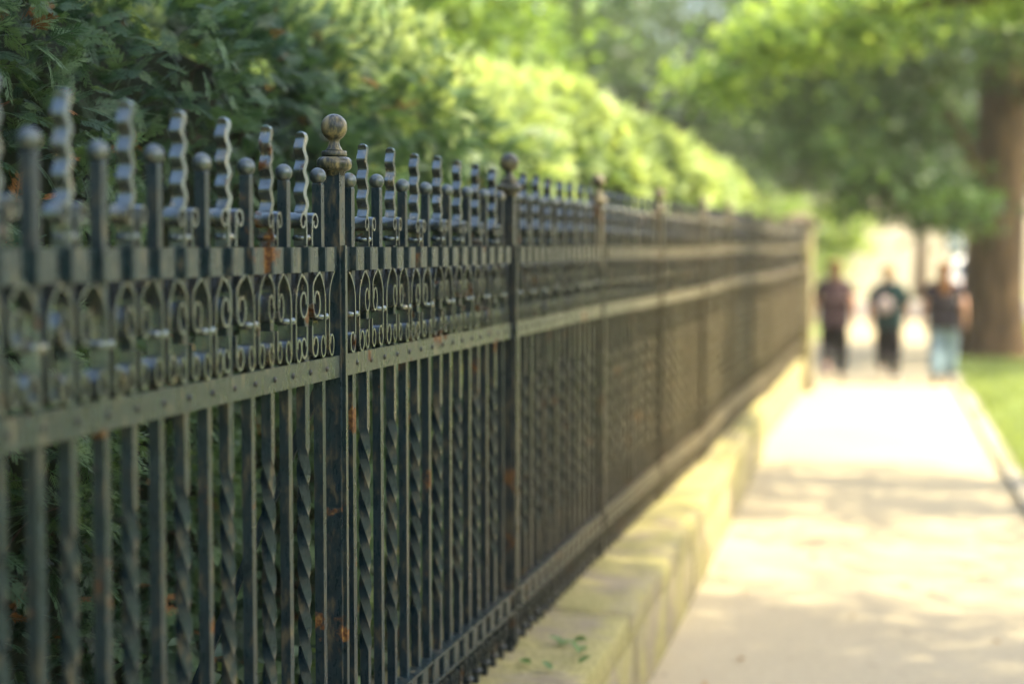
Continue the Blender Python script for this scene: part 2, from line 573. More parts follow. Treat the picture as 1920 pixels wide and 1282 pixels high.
q = [a + nrm * 0.010, a - nrm * 0.010, b - nrm * 0.010, b + nrm * 0.010]
mb.add([(p.x, -0.006, p.z) for p in q] + [(p.x, 0.006, p.z) for p in q],
       [(0, 1, 2, 3), (7, 6, 5, 4), (0, 4, 5, 1), (1, 5, 6, 2), (2, 6, 7, 3), (3, 7, 4, 0)])
me_brace = mb.mesh('brace', M['iron'])


def crimped(y0, y1, bars, z0, z1, xf, depth=0.0165):
    """strap bulging out over every bar and dipping back between the bars"""
    hw = U * 0.5 * 0.30
    prof = [(y0, xf + (depth if abs(bars[0] - y0) < hw else 0.001))]
    for yb in bars:
        for dy, dx in ((-hw, 0.001), (-hw + 0.002, depth * 0.88), (-hw + 0.008, depth), (hw - 0.008, depth), (hw - 0.002, depth * 0.88), (hw, 0.001)):
            y = yb + dy
            if y0 + 0.001 < y < y1 - 0.001: prof.append((y, xf + dx))
    prof.append((y1, xf + (depth if abs(bars[-1] - y1) < hw else 0.001)))
    xb = xf - 0.006
    n = len(prof)
    vs = [(x, y, Z(z0)) for y, x in prof] + [(x, y, Z(z1)) for y, x in prof] + [(xb, y, Z(z0)) for y, x in prof] + [(xb, y, Z(z1)) for y, x in prof]
    fs = []
    for i in range(n - 1):
        fs += [(i, i + 1, n + i + 1, n + i), (n + i, n + i + 1, 3 * n + i + 1, 3 * n + i), (2 * n + i, 2 * n + i + 1, i + 1, i), (3 * n + i, 3 * n + i + 1, 2 * n + i + 1, 2 * n + i)]
    fs += [(0, n, 3 * n, 2 * n), (n - 1, 3 * n - 1, 4 * n - 1, 2 * n - 1)]
    mb = MB()
    # own vertices per face keep the creases crisp
    mb.add(vs, fs)
    return mb


KS = list(range(-1, 11))                     # posts; the last is replaced by the stone pillar
post_y = {k: Y0 + PIT * k for k in KS}
rails = {}
bars_rel = [U * 0.5 * (i + 1) for i in range(15)]       # 15 pickets between posts, odd ones are ball pickets
XF = BH + 0.0004
for name, (z0, z1) in (('upper_rail', (1.692, 1.746)), ('bottom_rail', (0.556, 0.612))):
    mb = crimped(PH - 0.010 + 0.0, PIT - PH + 0.010, bars_rel, z0, z1, XF)
    if name == 'bottom_rail':
        mb.box((-0.012, PH + 0.001, Z(0.6125)), (XF + 0.019, PIT - PH - 0.001, Z(0.6195)), 2)
        mb.box((-0.012, PH + 0.001, Z(0.5485)), (XF + 0.019, PIT - PH - 0.001, Z(0.5555)), 2)
    else:
        mb.box((-BH - 0.007, PH + 0.001, Z(1.694)), (-BH - 0.0005, PIT - PH - 0.001, Z(1.744)))
        for yb in bars_rel:
            mb.sphere((XF + 0.0015, yb + U * 0.25, Z(1.719)), 0.006, 10, 1, (0.7, 1, 1))
    rails[name] = mb.mesh(name, [M['iron_pale'] if name == 'upper_rail' else M['iron'], M['iron_dark'], M['iron_pale']])
mb = MB()
mb.box((XF, PH - 0.010, Z(1.449)), (XF + 0.006, PIT - PH + 0.010, Z(1.499)))
for yb in bars_rel:
    mb.sphere((XF + 0.006, yb, Z(1.474)), 0.0068, 12, 1, (0.65, 1, 1))
mb.box((-BH - 0.0065, PH + 0.001, Z(1.453)), (-BH - 0.0004, PIT - PH - 0.001, Z(1.495)))
rails['middle_rail'] = mb.mesh('middle_rail', [M['iron_pale'], M['iron_dark']])

rj = random.Random(31)
ox = {k: (0.0 if k < 1 else rj.gauss(0, 0.004) + 0.014 * math.sin(k * 1.9 + 0.6) * min(1, k / 4)) for k in KS + [12]}
oz = {k: (0.0 if k < 2 else 0.012 * math.sin(k * 1.45) * min(1, k / 5)) for k in KS + [12]}
for k in KS[:-1]:
    y = post_y[k]
    rz_, rx_ = -(ox[k + 1] - ox[k]) / PIT, (oz[k + 1] - oz[k]) / PIT
    p = inst('fence_post', me_post, fence, fl(y, ZB + oz[k], ox[k]))
    p.rotation_euler = (rj.gauss(0, 0.002), rj.gauss(0, 0.002), rj.gauss(0, 0.02) if k else 0)
    inst('cover_strip', me_strip, p); inst('post_cap', me_cap, p)
    inst('ball_finial', me_finial, p); inst('brace', me_brace, p)
    for nm, me in rails.items():
        o = inst(nm, me, fence, fl(y, ZB + oz[k], ox[k]))
        o.rotation_euler = (rx_, 0, rz_)
    for i, yr in enumerate(bars_rel):
        t = yr / PIT
        at_ = fl(y + yr + rj.gauss(0, 0.0012), ZB + oz[k] * (1 - t) + oz[k + 1] * t + rj.gauss(0, 0.002), ox[k] * (1 - t) + ox[k + 1] * t + rj.gauss(0, 0.0005))
        if i % 2 == 0:
            p = inst('ball_picket', me_bar, fence, at_)
            kids = (('ball', me_ball), ('collar', me_collar), ('scrollwork', me_scroll_b), ('foot_scroll', me_foot))
        else:
            p = inst('wavy_picket', me_spk, fence, at_)
            kids = (('wavy_tip', me_wave), ('curl', me_horn), ('collar', me_collar2), ('scrollwork', me_scroll_s), ('foot_scroll', me_foot))
        p.rotation_euler = (rj.gauss(0, 0.0025), rj.gauss(0, 0.001), rj.gauss(0, 0.035))
        for nm, me in kids:
            c = inst(nm, me, p)
            if nm in ('scrollwork', 'curl', 'foot_scroll'): c.scale = (1, rj.uniform(0.93, 1.05), 1)

# ------------------------------------------------------------------ low wall under the fence
wall = empty('low_wall', (-1.3, 6, 0))
tag(wall, 'low mossy stone wall carrying the iron fence along the path', 'wall')


def wall_prism(y0, y1, xf, xb, z0, z1, mat, name, crown=0.0, front_over=0.0, bev=0.02, nseg=16, nx=8):
    """stone with a slightly domed top, gridded so noise can rough it up"""
    mb = MB()
    rnd = random.Random(int(y0 * 100))
    vs, fs = [], []
    prof = []
    for j in range(nx + 1):
        t = j / nx
        prof.append((t, z1 + crown * (1 - (2 * t - 1) ** 2)))
    for i in range(nseg + 1):
        s = i / nseg
        y = y0 + (y1 - y0) * s
        e = 0.0 if 0 < i < nseg else bev * 0.25
        x_f = xf(y) + front_over
        sec = [(x_f - 0.004, z0), (x_f - e * 0.5, z0 + 0.02), (x_f - e * 0.5 + rnd.gauss(0, 0.003), z1 - bev)]
        for (t, z) in prof:
            xx = (x_f - bev * 0.6) + (xb - x_f + bev * 0.6) * t
            sec.append((xx, z - e + rnd.gauss(0, 0.0025)))
        sec.append((xb, z0))
        if i == 0: m = len(sec)
        vs += [(x, y, z) for x, z in sec]
    for i in range(nseg):
        for j in range(m - 1): fs.append((i * m + j, i * m + j + 1, (i + 1) * m + j + 1, (i + 1) * m + j))
    fs.append(tuple(range(m))[::-1]); fs.append(tuple(range(nseg * m, nseg * m + m)))
    mb.add(vs, [f[::-1] for f in fs], True)
    o = mb.build(name, mat, wall)
    o.matrix_parent_inverse = Matrix.Translation(-Vector(wall.location))
    return o


y = -0.6
i = 0
while y < 13.9:
    ln = 2.2 + random.uniform(-0.3, 0.4)
    y1 = min(y + ln, 13.95)
    if 13.95 - y1 < 0.3: y1 = 13.95
    wall_prism(y, y1 - 0.002, lambda q: wall_x(q), -1.62, 0.285, 0.398, M['coping'], 'coping_stone', 0.016, 0.006, 0.012)
    wall_prism(y + 0.2, y1 + 0.19 if y1 < 13.9 else y1, lambda q: wall_x(q), -1.60, -0.02, 0.283, M['wallstone'], 'wall_block', 0, 0, 0.01)
    y = y1
y = 13.955
while y < 19.8:
    y1 = min(y + random.uniform(0.9, 1.2), 19.84)
    wall_prism(y, y1 - 0.004, lambda q: -1.262, -1.60, 0.285, 0.398, M['coping'], 'coping_stone', 0.012, 0.006, 0.012)
    wall_prism(y, y1, lambda q: -1.262, -1.58, -0.02, 0.283, M['wallstone'], 'wall_block', 0, 0, 0.01)
    y = y1
    if 19.84 - y < 0.2: break

# stone pillar at the end of the fence
pil = empty('stone_pillar', (-1.325, 20.07, 0))
tag(pil, 'square stone gate pillar with flat cap at the far end of the iron fence', 'pillar')
mb = MB(); mb.box((-0.17, -0.19, 0.30), (0.145, 0.19, 1.98), bev=0.012); mb.build('shaft', M['pillar'], pil)
mb = MB(); mb.box((-0.20, -0.22, -0.02), (0.175, 0.22, 0.298), bev=0.015); mb.build('plinth', M['pillar'], pil)
mb = MB(); mb.box((-0.21, -0.23, 1.982), (0.19, 0.23, 2.06), bev=0.015)
mb.add([(-0.205, -0.225, 2.055), (0.185, -0.225, 2.055), (0.185, 0.225, 2.055), (-0.205, 0.225, 2.055), (-0.015, 0, 2.15)], [(0, 1, 4), (1, 2, 4), (2, 3, 4), (3, 0, 4)])
mb.build('cap', noisy_mat('dark_cap_stone', (0.06, 0.045, 0.03), (0.15, 0.115, 0.07), 8), pil)


# ------------------------------------------------------------------ foliage machinery
def euler_mats(rx, ry, rz):
    cx, sx, cy, sy, cz, sz = np.cos(rx), np.sin(rx), np.cos(ry), np.sin(ry), np.cos(rz), np.sin(rz)
    m = np.empty((len(rx), 3, 3))
    m[:, 0, 0] = cz * cy; m[:, 0, 1] = cz * sy * sx - sz * cx; m[:, 0, 2] = cz * sy * cx + sz * sx
    m[:, 1, 0] = sz * cy; m[:, 1, 1] = sz * sy * sx + cz * cx; m[:, 1, 2] = sz * sy * cx - cz * sx
    m[:, 2, 0] = -sy; m[:, 2, 1] = cy * sx; m[:, 2, 2] = cy * cx
    return m


def frames(xdir, roll):
    """rotation matrices whose local x follows xdir"""
    x = xdir / np.linalg.norm(xdir, axis=1, keepdims=True)
    ref = np.tile(np.array([0, 0, 1.0]), (len(x), 1))
    bad = np.abs(x[:, 2]) > 0.95
    ref[bad] = (1, 0, 0)
    y = np.cross(ref, x); y /= np.linalg.norm(y, axis=1, keepdims=True)
    z = np.cross(x, y)
    c, s = np.cos(roll)[:, None], np.sin(roll)[:, None]
    y2 = y * c + z * s; z2 = -y * s + z * c
    return np.stack([x, y2, z2], axis=2)


def scatter(name, mat, tv, tf, pos, rot, scale, tint, parent=None, tip_tint=None):
    """many small copies of a leaf template as one mesh; tint is a per-leaf attribute"""
    tv = np.asarray(tv, float); k = len(tv); N = len(pos)
    co = np.einsum('nij,kj->nki', rot, tv) * np.asarray(scale).reshape(-1, 1, 1) + pos[:, None, :]
    nf = len(tf); fl_ = len(tf[0])
    idx = (np.asarray(tf)[None] + (np.arange(N) * k)[:, None, None]).reshape(-1)
    me = bpy.data.meshes.new(name)
    me.vertices.add(N * k); me.vertices.foreach_set('co', co.reshape(-1).astype(np.float32))
    me.loops.add(len(idx)); me.loops.foreach_set('vertex_index', idx.astype(np.int32))
    me.polygons.add(N * nf)
    me.polygons.foreach_set('loop_start', (np.arange(N * nf) * fl_).astype(np.int32))
    me.update(calc_edges=True)
    at = me.attributes.new('tint', 'FLOAT', 'POINT')
    tt = np.repeat(tint, k)
    if tip_tint is not None: tt = tt + np.tile(np.asarray(tip_tint), N)
    at.data.foreach_set('value', np.clip(tt, 0, 1).astype(np.float32))
    me.materials.append(mat)
    o = bpy.data.objects.new(name, me)
    return link(o, parent)


def frond_template(level):
    """flat conifer spray, unit length along x; level 2 fine, 1 medium, 0 coarse"""
    V, F, T = [], [], []

    def leaf(bx, by, ang, ln, w, tint):
        dx, dy = math.cos(ang), math.sin(ang)
        px, py = -dy, dx
        o = len(V)
        for (u, v) in ((0, 0), (0.45, w), (1, 0), (0.45, -w)):
            x = bx + dx * ln * u + px * v * ln; y = by + dy * ln * u + py * v * ln
            V.append((x, y, -0.22 * x * x - 0.18 * y * y + 0.03 * math.sin(9 * y)))
            T.append(tint + 0.18 * u)
        F.append((o, o + 1, o + 2, o + 3))
    rnd = random.Random(3 + level)
    nb = {2: 7, 1: 8, 0: 5}[level]
    leaf(0, 0, 0, 1.0, 0.03 if level else 0.08, 0)
    for i in range(nb):
        t = 0.12 + 0.80 * i / nb
        for s in (-1, 1):
            t2 = t + (0.04 if s > 0 else 0) + rnd.uniform(-0.02, 0.02)
            ln = (0.46 * (1 - 0.62 * t2)) * rnd.uniform(0.8, 1.15)
            ang = s * (0.75 - 0.25 * t2) + rnd.uniform(-0.1, 0.1)
            if level == 2:
                leaf(t2, 0, ang, ln, 0.042, 0.05)
                m = 5
                for j in range(m):
                    q = 0.22 + 0.66 * j / m
                    for s2 in (-1, 1):
                        bx, by = t2 + math.cos(ang) * ln * q, math.sin(ang) * ln * q
                        leaf(bx, by, ang + s2 * 0.62, ln * 0.30 * (1.15 - 0.6 * q), 0.078, 0.1)
            elif level == 1:
                leaf(t2, 0, ang, ln, 0.085, 0.05)
            else:
                leaf(t2, 0, ang, ln * 1.1, 0.22, 0.05)
    return V, F, T


def hedge_top(y):
    return 2.64 + 0.035 * math.sin(y * 1.35 + 0.5) + 0.02 * math.sin(y * 2.9 + 1.0) + 0.05 * math.sin(y * 0.6)


def hedge_points(y0, y1, n, xf=-2.0, xb=-3.05):
    """points and outward normals over the front, the rounded top and a bit of depth"""
    y = RNG.uniform(y0, y1, n)
    top = np.array([hedge_top(v) for v in y])
    rc = 0.38
    front = top - rc - 0.12
    arc = rc * math.pi / 2
    flat = (xf - rc) - xb
    u = RNG.uniform(0, 1, n) * (front + arc + flat)
    P = np.zeros((n, 3)); Nn = np.zeros((n, 3))
    P[:, 1] = y
    a = u < front
    P[a, 0] = xf; P[a, 2] = 0.12 + u[a]; Nn[a, 0] = 1
    b = (u >= front) & (u < front + arc)
    th = (u[b] - front[b]) / rc
    P[b, 0] = xf - rc + rc * np.cos(th); P[b, 2] = top[b] - rc + rc * np.sin(th)
    Nn[b, 0] = np.cos(th); Nn[b, 2] = np.sin(th)
    c = u >= front + arc
    P[c, 0] = xf - rc - (u[c] - front[c] - arc); P[c, 2] = top[c]; Nn[c, 2] = 1
    # lumps
    lump = 0.5 * 0.10 * np.sin(y * 7.7 + P[:, 2] * 5.1) + 0.06 * np.sin(y * 3.1 + P[:, 2] * 2.3) + 0.05 * np.sin(y * 5.3 - P[:, 2] * 4.1 + 1) + 0.045 * np.sin(P[:, 2] * 6.0 + y * 1.7)
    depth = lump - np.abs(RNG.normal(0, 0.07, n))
    P += Nn * depth[:, None]
    return P, Nn, lump, depth


hedge = empty('hedge', (-2.5, 10, 0))
tag(hedge, 'tall clipped evergreen hedge standing behind the iron fence', 'hedge')
for (y0, y1, n, lev, smin, smax) in ((1.9, 5.6, 12000, 2, 0.055, 0.120), (5.4, 10.5, 16000, 1, 0.075, 0.15), (10.3, 20.6, 22000, 0, 0.09, 0.18)):
    P, Nn, lump, dep = hedge_points(y0, y1, n)
    d = Nn * RNG.uniform(0.5, 1.1, (n, 1)) + RNG.normal(0, 0.55, (n, 3)) + np.array([0, 0, -0.05])
    d[:, 2] += RNG.choice([0.55, -0.35], n, p=[0.6, 0.4])
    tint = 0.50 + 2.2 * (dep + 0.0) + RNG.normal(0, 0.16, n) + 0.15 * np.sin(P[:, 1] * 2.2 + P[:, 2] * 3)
    tv, tf, tt = frond_template(lev)
    dry = (RNG.random(n) < 0.05) & (lump < 0.02)
    rot = frames(d, RNG.normal(0, 0.7, n)); sc_ = RNG.uniform(smin, smax, n)
    # sunlight put into the hedge colour, further along and on the clipped tops
    lit_fronds = ~dry & (P[:, 1] + 2.4 * Nn[:, 2] + RNG.normal(0, 1.3, n) > 8.4)
    tint = np.where(lit_fronds, tint + 0.24 * Nn[:, 2], tint)
    for k, mt in ((~dry & ~lit_fronds, 'hedge'), (lit_fronds, 'hedge_lit')):
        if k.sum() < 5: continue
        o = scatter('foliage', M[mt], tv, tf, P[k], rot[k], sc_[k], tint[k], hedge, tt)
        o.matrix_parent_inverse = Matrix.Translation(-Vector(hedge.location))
    o = scatter('dry_spray', M['hedge_dry'], tv, tf, P[dry], rot[dry], sc_[dry] * 0.75, RNG.uniform(0.1, 0.9, dry.sum()), hedge)
    o.matrix_parent_inverse = Matrix.Translation(-Vector(hedge.location))
mb = MB()
for i in range(170):
    y = random.uniform(1.8, 9.0) if i < 130 else random.uniform(9, 20)
    z = random.uniform(0.2, 2.3)
    p = Vector((-2.35, y, z)); pts = [p]
    d = Vector((random.uniform(0.4, 1.0), random.uniform(-0.6, 0.6), random.uniform(-0.2, 0.9)))
    for k in range(5):
        d += Vector((random.gauss(0, .25), random.gauss(0, .25), random.gauss(0, .25)))
        p = p + d.normalized() * random.uniform(0.05, 0.10); pts.append(p)
    r0 = random.uniform(0.003, 0.006)
    mb.tube(pts, [r0 * (1 - 0.14 * k) for k in range(len(pts))], 5)
for i in range(26):
    y = 1.7 + i * 0.75 + random.uniform(-.1, .1)
    mb.tube([(-2.5, y, -0.02), (-2.48 + random.gauss(0, .04), y + random.gauss(0, .04), 0.8), (-2.5 + random.gauss(0, .05), y + random.gauss(0, .08), 1.7), (-2.52, y, 2.3)], [0.045, 0.035, 0.022, 0.01], 8)
o = mb.build('branches', M['twig'], hedge); o.matrix_parent_inverse = Matrix.Translation(-Vector(hedge.location))
# dark core slab added to block light; inner shade is put into its colour
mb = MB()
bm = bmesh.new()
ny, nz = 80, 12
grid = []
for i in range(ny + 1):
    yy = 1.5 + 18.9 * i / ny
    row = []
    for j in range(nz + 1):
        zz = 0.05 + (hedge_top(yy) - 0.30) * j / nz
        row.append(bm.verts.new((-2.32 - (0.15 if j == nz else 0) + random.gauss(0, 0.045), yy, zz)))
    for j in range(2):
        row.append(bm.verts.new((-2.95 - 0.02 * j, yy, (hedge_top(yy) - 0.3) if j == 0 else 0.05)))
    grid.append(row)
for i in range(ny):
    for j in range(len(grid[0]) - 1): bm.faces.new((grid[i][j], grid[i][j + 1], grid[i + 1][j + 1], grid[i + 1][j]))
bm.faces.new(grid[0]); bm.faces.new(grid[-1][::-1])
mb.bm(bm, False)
o = mb.build('dark_core_slab', M['hedge_core'], hedge); o.matrix_parent_inverse = Matrix.Translation(-Vector(hedge.location))

LEAF_V = [(0, 0, 0), (0.35, 0.30, 0.07), (0.72, 0.22, 0.03), (1, 0, -0.10), (0.72, -0.22, 0.03), (0.35, -0.30, 0.07)]
LEAF_F = [(0, 1, 2, 3), (0, 3, 4, 5)]


def crown(name, parent, blobs, mat, leaf=0.10, tint0=0.45, seed=0, clump=0.28):
    """blobs: (x, y, z, rx, ry, rz, n leaves); leaves hang in clumps spread through each blob"""
    rg = np.random.default_rng(seed + 5)
    PP, TT = [], []
    for (x, y, z, rx, ry, rz, n) in blobs:
        per = 26
        nc = max(3, int(n / per))
        d = rg.normal(0, 1, (nc, 3)); d /= np.linalg.norm(d, axis=1, keepdims=True)
        rad = rg.uniform(0.25, 1.0, nc) ** 0.55
        cc = np.array([x, y, z]) + d * rad[:, None] * np.array([rx, ry, rz])
        ct = rg.normal(0, 0.16, nc)
        cl = np.repeat(np.arange(nc), per)
        sp = clump * rg.uniform(0.6, 1.3, nc)[cl]
        P = cc[cl] + rg.normal(0, 1, (len(cl), 3)) * sp[:, None] * np.array([1, 1, 0.55])
        PP.append(P); TT.append(tint0 + ct[cl] + rg.normal(0, 0.12, len(cl)))
    P = np.concatenate(PP); T = np.concatenate(TT); N = len(P)
    dirs = rg.normal(0, 1, (N, 3)); dirs[:, 2] = dirs[:, 2] * 0.5 - 0.35
    rot = frames(dirs, rg.normal(0, 0.6, N))
    return scatter(name, mat, LEAF_V, LEAF_F, P, rot, leaf * rg.uniform(0.7, 1.3, N), T, parent)


def limb(mb, pts, r0, r1, n=10):
    m = len(pts)
    mb.tube(pts, [r0 + (r1 - r0) * (i / (m - 1)) for i in range(m)], n)


def tree(name, base, trunk_pts, r0, r1, limbs, blobs, mat, label, cat='tree', group=None, leaf=0.10, tint0=0.45, seed=0, clump=0.28, flare=1.35):
    root = empty(name, base)
    tag(root, label, cat, group)
    mb = MB()
    # trunk with a root flare and fluted bark
    pts = [Vector(p) for p in trunk_pts]
    n = 18
    vs, fs = [], []
    rnd = random.Random(seed)
    ph = [rnd.uniform(0, 6.28) for _ in range(3)]
    H = 14
    for i in range(H + 1):
        t = i / H
        s = t * (len(pts) - 1); a = min(int(s), len(pts) - 2); p = pts[a].lerp(pts[a + 1], s - a)
        r = r0 + (r1 - r0) * t
        fl_ = 1 + (flare - 1) * math.exp(-t * 9)
        for k in range(n):
            ang = 2 * math.pi * k / n
            w = 1 + 0.05 * math.sin(3 * ang + ph[0]) + 0.04 * math.sin(5 * ang + ph[1] + t * 3) + (fl_ - 1) * (1 + 0.5 * math.sin(4 * ang + ph[2]))
            vs.append((p.x + r * w * math.cos(ang), p.y + r * w * math.sin(ang), p.z))
    for i in range(H):
        for k in range(n): fs.append((i * n + k, i * n + (k + 1) % n, (i + 1) * n + (k + 1) % n, (i + 1) * n + k))
    fs.append(tuple(range(H * n, H * n + n)))
    mb.add(vs, fs, True)
    tr = mb.build('trunk', M['bark'], root)
    for (pp, a, b) in limbs:
        m2 = MB(); limb(m2, pp, a, b); m2.build('limb', M['bark'], root)
    crown('crown', root, blobs, mat, leaf, tint0, seed, clump)
    return root


ROW = 'street trees along the path'
# big linden at the path edge, far
tree('linden_tree', (1.18, 26.9, -0.03), [(0, 0, 0), (0.02, 0, 1.2), (0.06, 0, 2.4), (0.12, 0, 3.8), (0.1, 0, 5.5)], 0.50, 0.34,
     [([(0.05, 0, 1.9), (-0.35, -0.2, 3.2), (-1.2, -0.4, 4.6), (-2.4, -0.5, 5.4)], 0.17, 0.05),
      ([(0.12, 0, 3.6), (0.9, -0.4, 4.8), (2.2, -0.8, 5.8)], 0.15, 0.05),
      ([(0.1, 0, 4.5), (-0.3, -1.2, 5.6), (-0.5, -2.6, 5.6)], 0.12, 0.04),
      ([(0.05, 0, 2.6), (-0.6, -0.9, 3.4), (-1.5, -1.5, 3.5), (-2.1, -1.8, 3.2)], 0.08, 0.02)],
     [(0.2, -0.5, 6.2, 4.0, 3.6, 2.2, 9000), (3.4, -1.8, 5.6, 2.4, 3.0, 1.2, 4500), (0.5, 2.2, 4.4, 1.6, 1.0, 1.5, 2600), (3.4, 2.6, 5.8, 2.4, 2.4, 1.2, 3000), (-2.2, -1.8, 3.75, 1.2, 1.0, 0.75, 2800), (-1.55, -2.0, 3.35, 0.85, 0.9, 0.75, 2200), (-1.6, -1.6, 4.9, 2.0, 1.4, 0.9, 3400),
      (-1.5, -3.2, 2.65, 0.8, 0.5, 0.36, 1200), (-0.8, -3.3, 2.35, 0.6, 0.5, 0.34, 1000), (-0.75, -3.0, 2.3, 0.35, 0.4, 0.30, 400), (-1.9, -3.0, 2.35, 0.4, 0.4, 0.2, 300), (-2.2, -2.8, 3.1, 0.7, 0.5, 0.3, 600), (0.8, -1.6, 5.0, 1.4, 1.0, 0.6, 1600), (-3.0, -1.2, 4.6, 1.2, 1.2, 0.8, 1800)],
     M['leaf_mid'], 'big linden with thick furrowed trunk standing at the path edge by the walkers', group=None, leaf=0.13, tint0=0.36, seed=1)
# second linden, trunk beside the frame, its branch over the path
tree('linden_tree', (2.7, 12.6, -0.03), [(0, 0, 0), (0.02, 0, 1.6), (0, 0, 3.4), (-0.1, 0, 5.2)], 0.26, 0.16,
     [([(0, 0, 2.7), (-0.9, 0.3, 3.3), (-2.0, 0.6, 3.7), (-3.2, 0.8, 3.6), (-4.2, 0.9, 3.25)], 0.09, 0.015),
      ([(0, 0, 3.0), (0.8, -0.2, 4.0), (1.7, 0, 4.8)], 0.09, 0.03),
      ([(0, 0, 2.9), (-0.8, 0.0, 3.5), (-1.8, 0.2, 3.9)], 0.06, 0.015)],
     [(0.7, 0, 4.8, 1.6, 1.5, 1.1, 3000), (1.1, -1.6, 4.8, 1.8, 1.5, 0.8, 2600), (-2.2, 0.7, 3.85, 1.0, 0.7, 0.26, 1800), (-3.5, 0.9, 3.5, 0.85, 0.6, 0.24, 1700), (-4.3, 1.0, 3.12, 0.35, 0.35, 0.14, 420),
      (-1.2, 0.2, 3.75, 0.9, 0.7, 0.28, 600)],
     M['leaf_bright'], 'linden whose lit leafy branch hangs over the path in front of the big tree', group=None, leaf=0.095, tint0=0.6, seed=2, clump=0.17)
# third linden beside the camera: out of the picture, shades the near fence
tree('linden_tree', (3.6, 6.6, -0.03), [(0, 0, 0), (0.02, 0, 1.6), (0, 0, 3.4), (0.1, 0, 5.0)], 0.26, 0.16,
     [([(0, 0, 2.8), (-0.9, 0.3, 3.8), (-1.0, -1.2, 5.6), (-1.2, -2.8, 7.4)], 0.11, 0.03), ([(0, 0, 3.0), (0.8, -0.2, 4.0), (1.7, 0, 4.8)], 0.09, 0.03)],
     [(0.6, -0.4, 5.8, 1.6, 2.0, 1.0, 3000), (-0.6, -3.2, 7.6, 2.7, 3.3, 1.3, 15000)],
     M['leaf_mid'], 'linden on the verge beside the viewer, casting shade on the near fence', group=None, leaf=0.16, tint0=0.5, seed=3, clump=0.4)

# unseen tall linden added to shade the near end of the path
tree('linden_tree', (8.4, 7.0, -0.03), [(0, 0, 0), (0.05, 0, 3), (0, 0, 6), (0, 0, 9)], 0.30, 0.14,
     [([(0, 0, 6.0), (-1.0, 0.3, 7.6), (-1.8, 0.3, 9)], 0.10, 0.03), ([(0, 0, 6.2), (0.8, -0.8, 7.8), (1.7, -1.2, 9.2)], 0.09, 0.03)],
     [(0, 0, 9.3, 3.0, 3.3, 1.8, 11000)], M['leaf_mid'], 'unseen tall slim linden added to shade the near path', leaf=0.11, tint0=0.5, seed=5, clump=0.34)

# unseen trees added behind and across the side road to close off low sky
for q, (x, y, lab) in enumerate(((18, -7.0, 'unseen broad tree added across the side road, behind the viewer'), (18.5, 1.5, 'unseen broad tree added across the side road, level with the viewer'), (18, 10.0, 'unseen broad tree added across the side road, opposite the long fence'),
                                 (0.5, -12.0, 'unseen dense tree added down the path behind the viewer'), (6.0, -12.5, 'unseen dense tree added on the verge far behind the viewer'), (-5.0, -9.0, 'unseen dense tree added inside the garden behind the viewer'))):
    tree('leafy_tree', (x, y, -0.03), [(0, 0, 0), (0.05, 0, 1.8), (0, 0, 3.6), (0, 0, 4.6)], 0.22, 0.12,
         [([(0, 0, 2.6), (0.8, -0.3, 3.6), (1.5, -0.5, 4.4)], 0.08, 0.03), ([(0, 0, 2.4), (-0.8, 0.3, 3.4), (-1.5, 0.4, 4.2)], 0.08, 0.03)],
         [(0, 0, 4.4, 3.4, 3.4, 3.0, 3600), (0, 0, 2.2, 3.0, 3.0, 1.4, 1500)], M['leaf_dark'], lab, leaf=0.30, tint0=0.45, seed=60 + q, clump=0.5)

BG = 'trees behind the hedge'
bgs = [
    (-5.2, 15.5, 4.6, 2.0, 2.2, 1.9, 'leaf_bright', 'pale green feathery tree rising just behind the near hedge', 0.30),
    (-6.5, 22.0, 4.8, 2.3, 2.3, 2.6, 'leaf_dark', 'dark round tree standing behind the middle of the hedge', 0.4),
    (-5.0, 31.0, 4.6, 2.6, 2.4, 2.9, 'leaf_dark', 'dark broad tree with drooping skirt beyond the end of the hedge', 0.35),
    (-9.5, 30.0, 6.2, 2.8, 2.8, 3.6, 'leaf_dark', 'tall green tree high above the middle of the hedge', 0.55),
    (-2.6, 40.0 - 2.5, 5.4, 2.4, 2.2, 2.8, 'leaf_dark', 'dark tree between the hedge end and the linden crown', 0.4),
    (-9.0, 44.0 - 6, 8.0, 3.2, 2.5, 3.0, 'leaf_mid', 'light topped tree furthest behind the hedge', 0.6),
    (-5.6, 42.0, 6.0, 3.0, 2.6, 3.6, 'leaf_dark', 'dark tall tree in the gap above the lit shrubs', 0.5),
    (0.2, 46.5 + 8, 7.6, 3.4, 2.6, 3.4, 'leaf_mid', 'mid green tree across the street above the walkers', 0.5),
]
for i, (x, y, zc, rx, ry, rz, mt, lab, t0) in enumerate(bgs):
    tree('leafy_tree', (x, y, -0.03), [(0, 0, 0), (0.05, 0, zc * 0.4), (0, 0, zc * 0.8), (0, 0, zc)], 0.20, 0.09,
         [([(0, 0, zc * 0.6), (0.7, -0.3, zc * 0.85), (1.3, -0.5, zc)], 0.08, 0.03), ([(0, 0, zc * 0.55), (-0.7, -0.3, zc * 0.8), (-1.4, -0.4, zc * 0.95)], 0.08, 0.03)],
         [(0, 0, zc, rx, ry, rz, 5200), (rx * 0.4, -ry * 0.4, zc - rz * 0.35, rx * 0.7, ry * 0.6, rz * 0.5, 1500), (-rx * 0.5, -ry * 0.3, zc - rz * 0.3, rx * 0.6, ry * 0.6, rz * 0.5, 1300)],
         M[mt], lab, group=BG, leaf=0.16, tint0=t0, seed=20 + i, clump=0.34)


